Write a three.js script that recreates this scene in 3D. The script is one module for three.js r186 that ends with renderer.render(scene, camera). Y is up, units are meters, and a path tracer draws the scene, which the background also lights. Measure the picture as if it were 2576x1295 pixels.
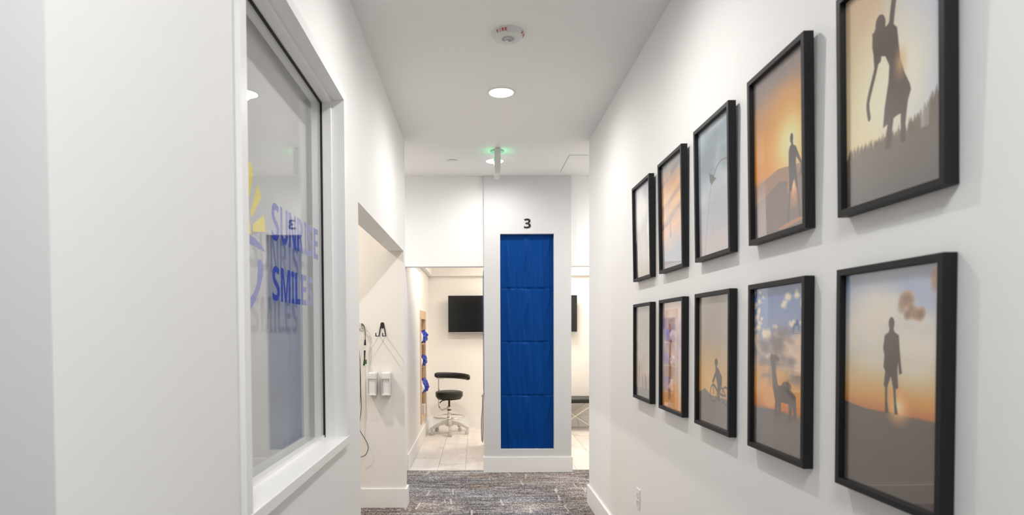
import * as THREE from 'three';
import { RoundedBoxGeometry } from 'three/addons/geometries/RoundedBoxGeometry.js';
import { TextGeometry } from 'three/addons/geometries/TextGeometry.js';
import { FontLoader } from 'three/addons/loaders/FontLoader.js';
import { mergeGeometries, mergeVertices } from 'three/addons/utils/BufferGeometryUtils.js';
import { RectAreaLightUniformsLib } from 'three/addons/lights/RectAreaLightUniformsLib.js';
import { ImprovedNoise } from 'three/addons/math/ImprovedNoise.js';

// ------------------------------------------------------------------ camera, light, exposure
const W = 2576, H = 1295, FPX = 1553.56, CX = 1201.51, CY = 874.63;
const PITCH = THREE.MathUtils.degToRad(1.5506), ROLL = THREE.MathUtils.degToRad(0.2552), EYE = 1.46;
const scene = new THREE.Scene();
scene.background = new THREE.Color(0, 0, 0);
const camera = new THREE.PerspectiveCamera(2 * Math.atan(H / 2 / FPX) * 180 / Math.PI, W / H, 0.05, 60);
camera.position.set(0, EYE, 0);
camera.rotation.set(-PITCH, 0, -ROLL);
camera.setViewOffset(W, H, W / 2 - CX, H / 2 - CY, W, H);   // the photograph is a crop: its horizon lies low in the frame
camera.focus = 4.6;
camera.userData.fStop = 3.4;
scene.add(camera);

const renderer = new THREE.WebGLRenderer({ antialias: true });
renderer.toneMapping = THREE.LinearToneMapping;
renderer.toneMappingExposure = 1.36;
renderer.shadowMap.enabled = true;
RectAreaLightUniformsLib.init();

const I_CORRIDOR = 3.4, I_CROSS = 2.2, I_CROSS_ADDED = 6.3, I_ALCOVE = 7.6, I_BAY = 4.2, L_BAY = 17, L_LOBBY = 20;      // candela, and radiance for the two unseen panels
const NEUTRAL = new THREE.Color(1.0, 0.975, 0.94), WARM = new THREE.Color(1.0, 0.915, 0.8), COOL = new THREE.Color(0.96, 0.99, 0.985);

// ------------------------------------------------------------------ helpers
let seed = 7;
const rnd = () => { seed = (seed * 1664525 + 1013904223) >>> 0; return seed / 4294967296; };
const noise = new ImprovedNoise();
const fbm = (x, y, z, o = 4) => { let a = 0.5, s = 0; for (let i = 0; i < o; i++) { s += a * noise.noise(x, y, z); x *= 2.03; y *= 2.03; z *= 2.03; a *= 0.5; } return s; };
const lerp = (a, b, t) => a + (b - a) * t, clamp = (x, a = 0, b = 1) => Math.min(b, Math.max(a, x));
const sstep = (a, b, x) => { const t = clamp((x - a) / (b - a)); return t * t * (3 - 2 * t); };

function shade(o) { o.traverse((m) => { if (m.isMesh) { m.castShadow = true; m.receiveShadow = true; } }); return o; }
const used = new Map();
function numbered(name) { const n = used.get(name) || 0; used.set(name, n + 1); return n ? `${name}_${String(n).padStart(3, '0')}` : name; }
function part(name, geo, mat, parent) {
  const g = Array.isArray(geo) ? join(geo) : geo;
  const m = new THREE.Mesh(g, mat); m.name = name; m.castShadow = m.receiveShadow = true; parent.add(m); return m;
}
function join(list) { return mergeGeometries(list.map((g) => { const q = g.index ? g.toNonIndexed() : g; for (const k of Object.keys(q.attributes)) if (!['position', 'normal', 'uv'].includes(k)) q.deleteAttribute(k); return q; })); }
function thing(name, label, category, pos = [0, 0, 0], group) {
  const g = new THREE.Group(); g.name = numbered(name); g.position.set(...pos); g.userData = { label, category };
  if (group) g.userData.group = group;
  scene.add(g); return g;
}
function structure(name, geo, mat, label, category) {
  const m = part(numbered(name), geo, mat, scene); m.userData = { kind: 'structure' };
  if (label) { m.userData.label = label; m.userData.category = category; }
  return m;
}
// an axis-aligned box given by its limits (d is the distance ahead of the camera, z = -d), uv in metres
function box(x0, x1, y0, y1, d0, d1) {
  const w = x1 - x0, h = y1 - y0, l = d1 - d0;
  const g = new THREE.BoxGeometry(w, h, l).translate((x0 + x1) / 2, (y0 + y1) / 2, -(d0 + d1) / 2);
  return metricUV(g);
}
function metricUV(g) {
  const p = g.attributes.position, n = g.attributes.normal, uv = new Float32Array(p.count * 2);
  for (let i = 0; i < p.count; i++) {
    const ax = Math.abs(n.getX(i)), ay = Math.abs(n.getY(i)), az = Math.abs(n.getZ(i));
    const [u, v] = ax > ay && ax > az ? [p.getZ(i), p.getY(i)] : ay > az ? [p.getX(i), p.getZ(i)] : [p.getX(i), p.getY(i)];
    uv[2 * i] = u; uv[2 * i + 1] = v;
  }
  g.setAttribute('uv', new THREE.BufferAttribute(uv, 2)); return g;
}
function rbox(w, h, d, r, x = 0, y = 0, z = 0, s = 2) { return new RoundedBoxGeometry(w, h, d, s, r).translate(x, y, z); }
function tube(pts, r, seg = 40, sides = 10, closed = false) {
  return new THREE.TubeGeometry(new THREE.CatmullRomCurve3(pts.map((p) => new THREE.Vector3(...p)), closed, 'catmullrom', 0.5), seg, r, sides, closed);
}
function rod(a, b, r, r2 = r, sides = 12) {
  const A = new THREE.Vector3(...a), B = new THREE.Vector3(...b), v = B.clone().sub(A), L = v.length();
  const g = new THREE.CylinderGeometry(r2, r, L, sides); g.translate(0, L / 2, 0);
  g.applyQuaternion(new THREE.Quaternion().setFromUnitVectors(new THREE.Vector3(0, 1, 0), v.normalize())); g.translate(...a); return g;
}
const lathe = (pts, seg = 40) => new THREE.LatheGeometry(pts.map((p) => new THREE.Vector2(...p)), seg);
// photo pixel -> point on a plane of the place
function ray(px, py) {
  const v = new THREE.Vector3((px - CX) / FPX, -(py - CY) / FPX, -1);
  return v.applyEuler(new THREE.Euler(-PITCH, 0, -ROLL));
}
const onX = (px, py, X) => { const v = ray(px, py), t = X / v.x; return [X, EYE + v.y * t, v.z * t]; };
const onD = (px, py, d) => { const v = ray(px, py), t = -d / v.z; return [v.x * t, EYE + v.y * t, -d]; };
const onY = (px, py, y) => { const v = ray(px, py), t = (y - EYE) / v.y; return [v.x * t, y, v.z * t]; };

// ------------------------------------------------------------------ textures
function dataTex(n, m, fn, srgb = true) {
  const a = new Uint8Array(n * m * 4);
  for (let j = 0; j < m; j++) for (let i = 0; i < n; i++) { const c = fn(i, j), k = 4 * (j * n + i); a[k] = c[0]; a[k + 1] = c[1]; a[k + 2] = c[2]; a[k + 3] = 255; }
  const t = new THREE.DataTexture(a, n, m); t.wrapS = t.wrapT = THREE.RepeatWrapping; t.magFilter = THREE.LinearFilter; t.minFilter = THREE.LinearMipmapLinearFilter; t.generateMipmaps = true;
  if (srgb) t.colorSpace = THREE.SRGBColorSpace; t.needsUpdate = true; return t;
}
// tileable value noise on a lattice of px by py cells
function lattice(px, py, s) { let q = s >>> 0; const a = new Float32Array(px * py); for (let i = 0; i < a.length; i++) { q = (q * 1664525 + 1013904223) >>> 0; a[i] = q / 4294967296; }
  return (u, v) => { const x = u * px, y = v * py, i = Math.floor(x), j = Math.floor(y), f = x - i, g = y - j, w = f * f * (3 - 2 * f), z = g * g * (3 - 2 * g), A = (m, n) => a[((n % py) + py) % py * px + ((m % px) + px) % px];
    return lerp(lerp(A(i, j), A(i + 1, j), w), lerp(A(i, j + 1), A(i + 1, j + 1), w), z); }; }
const peelA = lattice(128, 128, 3), peelB = lattice(48, 48, 9);
const paintBump = dataTex(512, 512, (i, j) => { const u = i / 512, v = j / 512, g = 255 * (0.65 * peelA(u, v) + 0.35 * peelB(u, v)); return [g, g, g]; }, false);
paintBump.repeat.set(1.6, 1.6);
// carpet, 2 m by 2 m: woven streaks across the corridor, speckle, and short pale dashes along it
const stA = lattice(9, 64, 11), stB = lattice(26, 150, 12), stC = lattice(90, 300, 13), spk = lattice(400, 200, 14), spk2 = lattice(512, 512, 15), patch = lattice(5, 4, 16), hue = lattice(4, 9, 17);
const dashes = []; for (let k = 0; k < 24; k++) dashes.push([rnd(), rnd(), 0.0035 + 0.0025 * rnd(), 0.03 + 0.03 * rnd(), (rnd() - 0.5) * 0.25]);
const carpetTex = dataTex(1024, 1024, (i, j) => {
  const u = i / 1024, v = j / 1024;
  let g = 0.24 * stA(u, v) + 0.24 * stB(u, v) + 0.28 * stC(u, v) + 0.24 * patch(u, v);
  g = 0.52 + (g - 0.5) * 1.35 + (spk(u, v) - 0.5) * 0.78 + (spk2(u, v) - 0.5) * 0.5;
  let c = lerp(54, 194, clamp(g));
  const w = (hue(u, v) - 0.5) * 34;
  let r = c + 3 + w * 0.5, gg = c - 3, b = c - 4 - w * 0.5;
  for (const d of dashes) { let du = u - d[0], dv = v - d[1]; du -= Math.round(du); dv -= Math.round(dv); du -= dv * d[4]; const m = (1 - sstep(0.6, 1, Math.abs(du) / d[2])) * (1 - sstep(0.7, 1, Math.abs(dv) / d[3])); if (m > 0) { const t = m * (0.45 + 0.4 * spk2(u, v)); r = lerp(r, 214, t); gg = lerp(gg, 208, t); b = lerp(b, 205, t); } }
  return [clamp(r, 0, 255), clamp(gg, 0, 255), clamp(b, 0, 255)];
});
carpetTex.repeat.set(0.5, 0.5);
const carpetBump = dataTex(512, 512, (i, j) => { const g = 255 * spk2(i / 512, j / 512); return [g, g, g]; }, false); carpetBump.repeat.set(1, 1);
// stone tile tones
const veinA = lattice(3, 16, 21), veinB = lattice(9, 60, 22), veinC = lattice(4, 5, 23);
const stoneTex = dataTex(512, 512, (i, j) => { const u = i / 512, v = j / 512, g = 0.5 * veinA(v, u) + 0.3 * veinB(v, u) + 0.3 * veinC(u, v) - 0.55; const s = Math.max(0, veinC(u + 0.3, v) - 0.72) * 150; return [230 + 22 * g - s * 0.7, 226 + 24 * g - s * 0.9, 222 + 26 * g - s]; });
const grainA = lattice(6, 90, 31), grainB = lattice(20, 260, 32);
const woodTex = dataTex(512, 512, (i, j) => { const u = i / 512, v = j / 512, g = 0.6 * grainA(v, u) + 0.4 * grainB(v, u); return [206 + 22 * g, 176 + 24 * g, 144 + 26 * g]; });
const leatherA = lattice(120, 120, 41);
const leatherBump = dataTex(256, 256, (i, j) => { const g = 255 * leatherA(i / 256, j / 256); return [g, g, g]; }, false);

// ------------------------------------------------------------------ materials
const std = (o) => new THREE.MeshStandardMaterial(o);
const lin = (r, g, b) => new THREE.Color(r, g, b);
const M = {
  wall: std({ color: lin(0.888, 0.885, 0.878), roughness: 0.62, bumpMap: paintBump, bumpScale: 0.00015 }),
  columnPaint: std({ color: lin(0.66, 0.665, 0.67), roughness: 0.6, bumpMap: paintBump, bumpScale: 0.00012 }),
  ceiling: std({ color: lin(0.888, 0.882, 0.87), roughness: 0.9, bumpMap: paintBump, bumpScale: 0.00012 }),
  trim: std({ color: lin(0.9, 0.898, 0.892), roughness: 0.38 }),
  roomwall: std({ color: lin(0.875, 0.85, 0.815), roughness: 0.6, bumpMap: paintBump, bumpScale: 0.00015 }),
  carpet: std({ map: carpetTex, roughness: 1, bumpMap: carpetBump, bumpScale: 0.004 }),
  grout: std({ color: lin(0.42, 0.38, 0.33), roughness: 0.95 }),
  black: std({ color: lin(0.012, 0.012, 0.013), roughness: 0.42 }),
  frame: new THREE.MeshPhysicalMaterial({ color: lin(0.012, 0.012, 0.014), roughness: 0.48, specularIntensity: 0.6 }),
  gasket: std({ color: lin(0.01, 0.01, 0.014), roughness: 0.7 }),
  whitePlastic: std({ color: lin(0.82, 0.82, 0.81), roughness: 0.35 }),
  offWhite: std({ color: lin(0.72, 0.72, 0.7), roughness: 0.45 }),
  grey: std({ color: lin(0.42, 0.42, 0.42), roughness: 0.5 }),
  chrome: std({ color: lin(0.78, 0.77, 0.75), roughness: 0.16, metalness: 1 }),
  castAlu: std({ color: lin(0.66, 0.64, 0.6), roughness: 0.42, metalness: 0.35 }),
  leather: new THREE.MeshPhysicalMaterial({ color: lin(0.014, 0.013, 0.012), roughness: 0.4, bumpMap: leatherBump, bumpScale: 0.0006 }),
  bluePanel: new THREE.MeshPhysicalMaterial({ color: lin(0.001, 0.05, 0.245), roughness: 0.34, specularIntensity: 0.16 }),
  blueVinyl: std({ color: lin(0.012, 0.035, 0.46), roughness: 0.6 }),
  yellowVinyl: std({ color: lin(0.85, 0.72, 0.045), roughness: 0.6 }),
  red: std({ color: lin(0.62, 0.02, 0.05), roughness: 0.5 }),
  shadeCloth: std({ color: lin(0.57, 0.585, 0.58), roughness: 0.95 }),
  wood: std({ map: woodTex, roughness: 0.55 }),
  packBlue: std({ color: lin(0.02, 0.045, 0.42), roughness: 0.3 }),
  packWhite: std({ color: lin(0.75, 0.76, 0.8), roughness: 0.45 }),
  screen: std({ color: lin(0.004, 0.004, 0.004), roughness: 0.16 }),
  rodPaint: std({ color: lin(0.72, 0.69, 0.6), roughness: 0.4 }),
  greenTab: std({ color: lin(0.03, 0.13, 0.05), roughness: 0.5 }),
  castor: std({ color: lin(0.6, 0.58, 0.55), roughness: 0.5 }),
  glass: new THREE.MeshPhysicalMaterial({ color: 0xffffff, roughness: 0, transmission: 1, thickness: 0, ior: 1.52 }),
  acrylic: new THREE.MeshPhysicalMaterial({ color: 0xffffff, roughness: 0.02, transmission: 1, thickness: 0, ior: 1.49 }),
  lens: new THREE.MeshPhysicalMaterial({ color: 0xffffff, roughness: 0.02, transmission: 1, thickness: 0, ior: 1.5 }),
  lamp: std({ color: lin(0.9, 0.9, 0.9), emissive: lin(1, 0.98, 1), emissiveIntensity: 6, roughness: 0.6 }),
  lampWarm: std({ color: lin(0.9, 0.9, 0.9), emissive: lin(1, 0.9, 0.75), emissiveIntensity: 5, roughness: 0.6 }),
  exitGlow: std({ color: lin(0.1, 0.5, 0.2), emissive: lin(0.05, 0.9, 0.3), emissiveIntensity: 0.5, roughness: 0.4 }),
};
const stoneMats = [0, 1, 2, 3].map((k) => { const t = stoneTex.clone(); t.repeat.set(1.1, 1.1); t.offset.set(0.23 * k, 0.37 * k); t.needsUpdate = true; return std({ map: t, roughness: 0.5, color: lin(...[[1, 1, 1], [0.95, 0.94, 0.92], [1, 0.98, 0.96], [0.97, 0.95, 0.95]][k]) }); });

// ------------------------------------------------------------------ the setting
const RT = 2.76, XL = -0.606, XR = 0.94, C = 3.05, T = 0.128, D = 6.364, XB = -0.745, BACK = 9.4, RC = 2.293, DW = 6.404;
structure('floor', box(-3, 3, -0.1, 0, -4, 6.445), M.carpet, 'grey streaked carpet across the corridor', 'carpet');
structure('ceiling', box(-3, 3, C, C + 0.12, -4, 6.524), M.ceiling, 'white corridor ceiling', 'ceiling');
// left wall of the corridor with the window hole and the opening to the side room
const winN = 1.60, winF = 2.80, winB = 0.945, winT = 2.505, openN = 3.165, pierN = 5.10, pierF = 5.215, headY = 2.1215;
structure('wall_left', [
  box(XL - T, XL, 0, C, 0.88, winN), box(XL - T, XL, 0, winB, winN, winF), box(XL - T, XL, winT, C, winN, winF),
  box(XL - T, XL, 0, C, winF, openN), box(XL - T, XL, headY, C, openN, pierN)], M.wall);
structure('wall_lobby', box(-3, XL - T, 0, C, 0.88, 0.98), M.wall);
structure('wall_pier', box(-2.7, XL, 0, C, pierN, pierF), M.roomwall);
structure('wall_side_room', [box(-2.8, -2.7, 0, C, 2.9, pierF), box(-2.8, XL - T, 0, C, 2.9, 3.0)], M.roomwall);
structure('wall_right', box(XR, XR + T, 0, C, -4, 5.203), M.wall);
// lobby behind the camera
structure('wall_lobby', [box(-3.1, -3, 0, C, -4, 0.98), box(-3.1, XR + T, 0, C, -4.1, -4)], M.wall);
// cross corridor ends and far wall with two openings
structure('wall_cross', [box(-3.1, -3, 0, C, pierF, 6.524), box(3, 3.1, 0, C, 5.0, 6.524), box(XR + T, 3, 0, C, 5.075, 5.203)], M.wall);
structure('wall_far', [box(-3, 0.0686, 2.129, C, DW, DW + 0.12), box(0.9661, 3, 2.129, C, DW, DW + 0.12), box(-3, XB, 0, 2.129, DW, DW + 0.12), box(2.4, 3, 0, 2.129, DW, DW + 0.12)], M.wall);
// column with a recess for the blue panels
const px0 = 0.236, px1 = 0.788, py0 = 0.233, py1 = 2.456, REC = 0.05;
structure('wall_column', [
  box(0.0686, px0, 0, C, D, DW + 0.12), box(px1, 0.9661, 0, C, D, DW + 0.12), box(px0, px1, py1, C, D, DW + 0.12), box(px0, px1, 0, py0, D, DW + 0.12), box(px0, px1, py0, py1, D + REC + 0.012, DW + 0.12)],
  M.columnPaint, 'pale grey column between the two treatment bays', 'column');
structure('wall_partition', box(0.0745, 0.93, 0, RT, DW + 0.12, 7.9), M.roomwall);
// treatment bays
const nN = 7.99, nF = 8.78, nB = 0.26, nT = 1.723;
structure('wall_bay_left', [box(XB - 0.16, XB, 0, RT, DW + 0.12, nN), box(XB - 0.16, XB, 0, RT, nF, BACK), box(XB - 0.16, XB, 0, nB, nN, nF), box(XB - 0.16, XB, nT, RT, nN, nF), box(XB - 0.2, XB - 0.16, 0, RT, nN - 0.1, nF + 0.1)], M.roomwall);
structure('wall_bay_right', box(2.4, 2.5, 0, RT, DW + 0.12, BACK), M.roomwall);
structure('wall_back', box(XB - 0.2, 2.5, 0, RT, BACK, BACK + 0.1), M.roomwall);
structure('ceiling_bay', [box(XB - 0.2, 2.5, RT, RT + 0.1, DW + 0.12, BACK + 0.1), box(XB, XB + 0.062, RC, RT, DW + 0.12, BACK), box(XB + 0.062, 2.4, RC, RT, BACK - 0.062, BACK)], M.roomwall, 'bay ceiling raised inside a narrow dropped border', 'ceiling');
const tileFloor = structure('floor_bay', box(XB - 0.2, 2.5, -0.1, -0.006, 6.445, BACK), M.grout, 'pale stone tile floor of the treatment bays', 'floor');
{ const tw = 0.294, tl = 0.6, gap = 0.003; let n = 0;
  for (let c = 0, x = XB + 0.02; x < 2.4; x += tw, c++) for (let r = -1; r < 6; r++) {
    const d0 = Math.max(6.447, 6.447 + r * tl + (c % 2) * tl * 0.5), d1 = Math.min(BACK, 6.447 + (r + 1) * tl + (c % 2) * tl * 0.5), x1 = Math.min(2.4, x + tw);
    if (d1 - d0 < 0.02) continue;
    if (x > 0.08 && x1 < 0.92 && d1 < 7.9) continue;
    part('tile', box(x + gap / 2, x1 - gap / 2, -0.006, 0.0005 * rnd(), d0 + gap / 2, d1 - gap / 2), stoneMats[n++ % 4], tileFloor);
  }
  part('tile', box(XB, XB + 0.0185, -0.006, 0, 6.447, BACK), stoneMats[0], tileFloor);
}
structure('trim_2', box(XB, 2.4, -0.001, 0.004, 6.437, 6.449), M.castAlu);
// baseboards
const bh = 0.156, bt = 0.016;
const bb = (x0, x1, d0, d1, h = bh) => { const g = box(x0, x1, 0, h, d0, d1); return g; };
structure('baseboard_left', [bb(XL, XL + bt, 0.88, openN), bb(XL - T, XL, openN, openN + bt)], M.trim);
structure('baseboard_pier', [bb(-2.7, XL + bt, pierN - bt, pierN), bb(XL, XL + bt, pierN, pierF + bt)], M.trim);
structure('baseboard_right', [bb(XR - bt, XR, -4, 5.203), bb(XR - bt, XR + T, 5.203, 5.203 + bt)], M.trim);
structure('baseboard_column', [bb(0.0686 - 0.012, 0.9661 + 0.012, D - bt, D), bb(0.0686 - 0.012, 0.0686, D, 6.43), bb(0.9661, 0.9661 + 0.012, D, 6.43)], M.trim);
structure('baseboard_bay', [bb(XB, XB + bt, 6.45, BACK, 0.165), bb(XB, 2.4, BACK - bt, BACK, 0.165)], M.trim);
structure('baseboard_far', bb(-3, XB, DW - bt, DW), M.trim);

// ------------------------------------------------------------------ window in the left wall (setting), lettering, shade
const XG = -0.69, gy0 = 0.992, gy1 = 2.476, gN = 1.63, gF = 2.768, XFRONT = -0.592;
const win = new THREE.Group(); win.name = 'window_1'; win.userData = { kind: 'structure', label: 'interior window with white frame and deep white sill', category: 'window' }; scene.add(win);
part('jamb', [box(XL - T, XFRONT, winB, gy1 + 0.018, winN - 0.03, gN - 0.018), box(XL - T, -0.648, winB, gy1 + 0.018, gN - 0.018, gN)], M.trim, win);
part('jamb', [box(XL - T, XFRONT, winB, gy1 + 0.018, gF + 0.018, winF + 0.03), box(XL - T, -0.648, winB, gy1 + 0.018, gF, gF + 0.018)], M.trim, win);
part('head', [box(XL - T, XFRONT, gy1 + 0.018, winT + 0.03, winN - 0.03, winF + 0.03), box(XL - T, -0.648, gy1, gy1 + 0.018, gN, gF)], M.trim, win);
const sillG = new RoundedBoxGeometry(0.148, 0.04, winF - winN + 0.064, 3, 0.004); sillG.translate(-0.59 - 0.074, 0.985 - 0.02, -(winN + winF) / 2);
part('sill', sillG, M.trim, win);
const gx = 0.004;
part('glass_pane', new THREE.BoxGeometry(0.005, gy1 - gy0 + 0.01, gF - gN + 0.01).translate(XG - 0.0025, (gy0 + gy1) / 2, -(gN + gF) / 2), M.glass, win);
part('gasket', [box(XG - 0.006, XG + gx, gy1 - 0.006, gy1, gN, gF), box(XG - 0.006, XG + gx, gy0 - 0.006, gy1, gF - 0.004, gF), box(XG - 0.006, XG + gx, gy0, gy1, gN, gN + 0.004)], M.gasket, win);
part('glazing_bead', box(XG - 0.02, XG + 0.001, 0.984, gy0 + 0.004, gN, gF), M.trim, win);
shade(win);
const shd = thing('roller_shade', 'light grey roller shade lowered behind the window glass', 'shade', [XG - 0.072, 0.93, -(winN + winF) / 2]);
part('fabric', new THREE.BoxGeometry(0.0012, 1.62, 1.36).translate(0, 0.83, 0), M.shadeCloth, shd);
part('bottom_rail', rbox(0.016, 0.028, 1.36, 0.006, 0, 0.014, 0), M.trim, shd);
part('roller', new THREE.CylinderGeometry(0.022, 0.022, 1.36, 20).rotateX(Math.PI / 2).translate(-0.02, 1.66, 0), M.trim, shd);

const font = await new FontLoader().loadAsync('fonts/droid/droid_sans_bold.typeface.json');
function glyph(ch, w, h, depth) {
  const g = new TextGeometry(ch, { font, size: 1, depth, curveSegments: 8, bevelEnabled: false }); g.computeBoundingBox(); const b = g.boundingBox;
  g.translate(-b.min.x, -b.min.y, 0).scale(w / (b.max.x - b.min.x), h / (b.max.y - b.min.y), 1); return g;
}
const decal = thing('window_lettering', 'blue vinyl lettering with a yellow rayed sun emblem on the window glass', 'lettering', [XG - 0.0062, 0, 0]);
decal.rotation.y = Math.PI / 2;      // local x runs along the corridor, z faces it
function word(txt, d0, d1, y0, y1) {
  const rel = { S: 1, U: 1.08, N: 1.12, R: 1.08, I: 0.42, E: 0.9, M: 1.42, L: 0.86 }, gap = 0.2;
  const total = [...txt].reduce((s, c) => s + rel[c], 0) + gap * (txt.length - 1), k = (d1 - d0) / total; let x = d0;
  for (const c of txt) { part('letter', glyph(c, rel[c] * k, y1 - y0, 0.0005).translate(x, y0, -0.0005), M.blueVinyl, decal); x += (rel[c] + gap) * k; }
}
word('SUNRISE', 2.104, 2.712, 1.774, 1.904);
word('SMILES', 2.104, 2.612, 1.567, 1.688);
const onGlass = (p) => { const q = onX(p[0], p[1], XG); return new THREE.Vector2(-q[2], q[1]); };
function flat(pts, mat, name, mirror) {
  const v = pts.map(onGlass); if (mirror) v.forEach((p) => { p.x = 2 * mirror - p.x; });
  part(name, new THREE.ExtrudeGeometry(new THREE.Shape(v), { depth: 0.0005, bevelEnabled: false, curveSegments: 4 }).translate(0, 0, -0.0005), mat, decal);
}
const rayA = [[624, 404], [636, 410], [642, 432], [639, 455], [634, 496], [628, 486]], rayB = [[653.4, 464], [662.6, 496], [638.5, 546], [635, 533]], rayC = [[669, 540], [672.6, 583], [642, 583], [640.6, 565]], core = [[626, 540], [632, 546], [637.8, 588], [626, 588]];
const swoosh = [[615, 596], [632, 590], [644.9, 597], [659, 613], [672.6, 633.5], [659, 627.5], [644.9, 618.6], [632, 613], [615, 612]];
const smile = [[655.5, 652.3], [662, 651.6], [667.6, 670], [666, 695], [659, 727], [646.7, 759], [634, 782], [618, 800], [618, 760], [633.5, 750], [644.9, 734], [652, 709], [653.8, 680.8], [652.7, 663]];
for (const m of [0, 1.815]) { flat(rayA, M.yellowVinyl, 'sun_ray', m); flat(rayB, M.yellowVinyl, 'sun_ray', m); flat(rayC, M.yellowVinyl, 'sun_ray', m); flat(core, M.yellowVinyl, 'sun_core', m); flat(swoosh, M.blueVinyl, 'arc', m); flat(smile, M.blueVinyl, 'smile', m); }

// ------------------------------------------------------------------ ceiling things
function areaLight(parent, w, h, y, color, intensity) {
  const l = new THREE.RectAreaLight(color, intensity, w, h); l.rotation.x = -Math.PI / 2; l.position.set(0, y, 0); parent.add(l); return l;
}
const trimRing = lathe([[0.079, 0], [0.083, -0.004], [0.094, -0.005], [0.0985, -0.003], [0.0995, 0]], 56);
const lensDisc = lathe([[0, -0.0022], [0.05, -0.0022], [0.0795, -0.0022], [0.0795, 0]], 48);
function downlight(x, d, label, color, intensity, lamp, y = C) {
  const t = thing('recessed_downlight', label, 'light', [x, y, -d]);
  part('trim_ring', trimRing, M.whitePlastic, t); part('diffuser', lensDisc, lamp, t);
  const l = new THREE.SpotLight(color, intensity, 0, 1.55, 0.72, 2); l.position.set(0, -0.012, 0); l.target.position.set(0, -1, 0); l.castShadow = true; l.shadow.radius = 1.6; l.shadow.camera.near = 0.02; t.add(l, l.target);
  return t;
}
downlight(0.165, 4.168, 'round recessed downlight in the ceiling between fire alarm and exit sign', NEUTRAL, I_CORRIDOR, M.lamp);
downlight(0.168, 5.827, 'round recessed downlight just behind the hanging exit sign', NEUTRAL, I_CROSS, M.lamp);
downlight(0.165, 2.51, 'round recessed downlight over the picture wall, beside the window', NEUTRAL, I_CORRIDOR, M.lamp);
downlight(-1.9, 4.3, 'round recessed downlight in the side room ceiling', WARM, I_ALCOVE, M.lampWarm);
function unseenPanelLight(x, y, d, w, l, label, color, intensity, mat) {
  const t = thing('unseen_light_panel', label, 'light', [x, y, -d]);
  part('frame', [box(-w / 2 - 0.02, w / 2 + 0.02, -0.012, 0, l / 2, l / 2 + 0.02), box(-w / 2 - 0.02, w / 2 + 0.02, -0.012, 0, -l / 2 - 0.02, -l / 2), box(-w / 2 - 0.02, -w / 2, -0.012, 0, -l / 2, l / 2), box(w / 2, w / 2 + 0.02, -0.012, 0, -l / 2, l / 2)], M.whitePlastic, t);
  part('diffuser', new THREE.BoxGeometry(w, 0.006, l).translate(0, -0.004, 0), mat, t);
  areaLight(t, w, l, -0.0085, color, intensity); return t;
}
downlight(-0.3, 7.5, 'unseen downlight at the mouth of the stool bay, placed to light it', WARM, I_BAY, M.lampWarm, RT);  // hidden above the header, placed to light the stool bay
downlight(1.7, 7.5, 'unseen downlight at the mouth of the bench bay, placed to light it', WARM, I_BAY, M.lampWarm, RT);  // hidden above the header, placed to light the bench bay
unseenPanelLight(1.05, RT, 8.5, 0.6, 0.6, 'unseen square light panel in the raised ceiling, placed to light both bays', WARM, L_BAY, M.lampWarm);  // out of view, placed to light the tray faces and the back wall
unseenPanelLight(0.05, C, -0.02, 0.6, 0.6, 'unseen light panel in the lobby ceiling, placed to light the near walls', COOL, L_LOBBY, M.lamp);  // out of view overhead, lights the walls near the camera
downlight(-1.7, 5.827, 'added downlight out of view in the cross corridor past the pier, brightening the far wall', NEUTRAL, I_CROSS_ADDED, M.lamp);  // added out of sight to brighten header, ceiling and column
downlight(2.0, 5.827, 'added downlight out of view in the cross corridor beyond the right wall end, brightening the far wall', NEUTRAL, I_CROSS_ADDED, M.lamp);  // added out of sight, same brightening from the right end

// fire alarm strobe
{ const t = thing('fire_alarm', 'white round ceiling fire alarm with clear strobe dome and red lettering', 'fire alarm', [0.17, C, -3.345]);
  part('housing', lathe([[0, -0.03], [0.04, -0.03], [0.068, -0.0285], [0.077, -0.024], [0.0868, -0.006], [0.09, 0]], 64), M.offWhite, t);
  part('lens_bezel', lathe([[0.0225, -0.0315], [0.031, -0.0325], [0.034, -0.0305], [0.035, -0.0285]], 48), M.grey, t);
  const dome = []; for (let k = 0; k <= 12; k++) { const a = k / 12 * Math.PI / 2; dome.push([0.0225 * Math.sin(a), -0.0315 - 0.03 * Math.cos(a)]); }
  part('strobe_dome', lathe(dome, 40), M.lens, t);
  part('reflector', [new THREE.SphereGeometry(0.0095, 20, 14).translate(-0.007, -0.043, 0.004), rbox(0.018, 0.014, 0.004, 0.001, 0.007, -0.0385, 0)], M.chrome, t);
  for (const [start, step] of [[-44, 11.2], [62, 11.2], [190, 11.2]]) [...'FIRE'].forEach((c, k) => {      // letters run round the sloping side
    const a = THREE.MathUtils.degToRad(start + k * step), w = c === 'I' ? 0.004 : 0.0115, g = glyph(c, w, 0.0145, 0.0006).translate(-w / 2, -0.00725, 0);
    g.rotateX(0.5); g.translate(0, -0.0155, 0.0832); g.rotateY(a); part('letter', g, M.red, t);
  });
}
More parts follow.
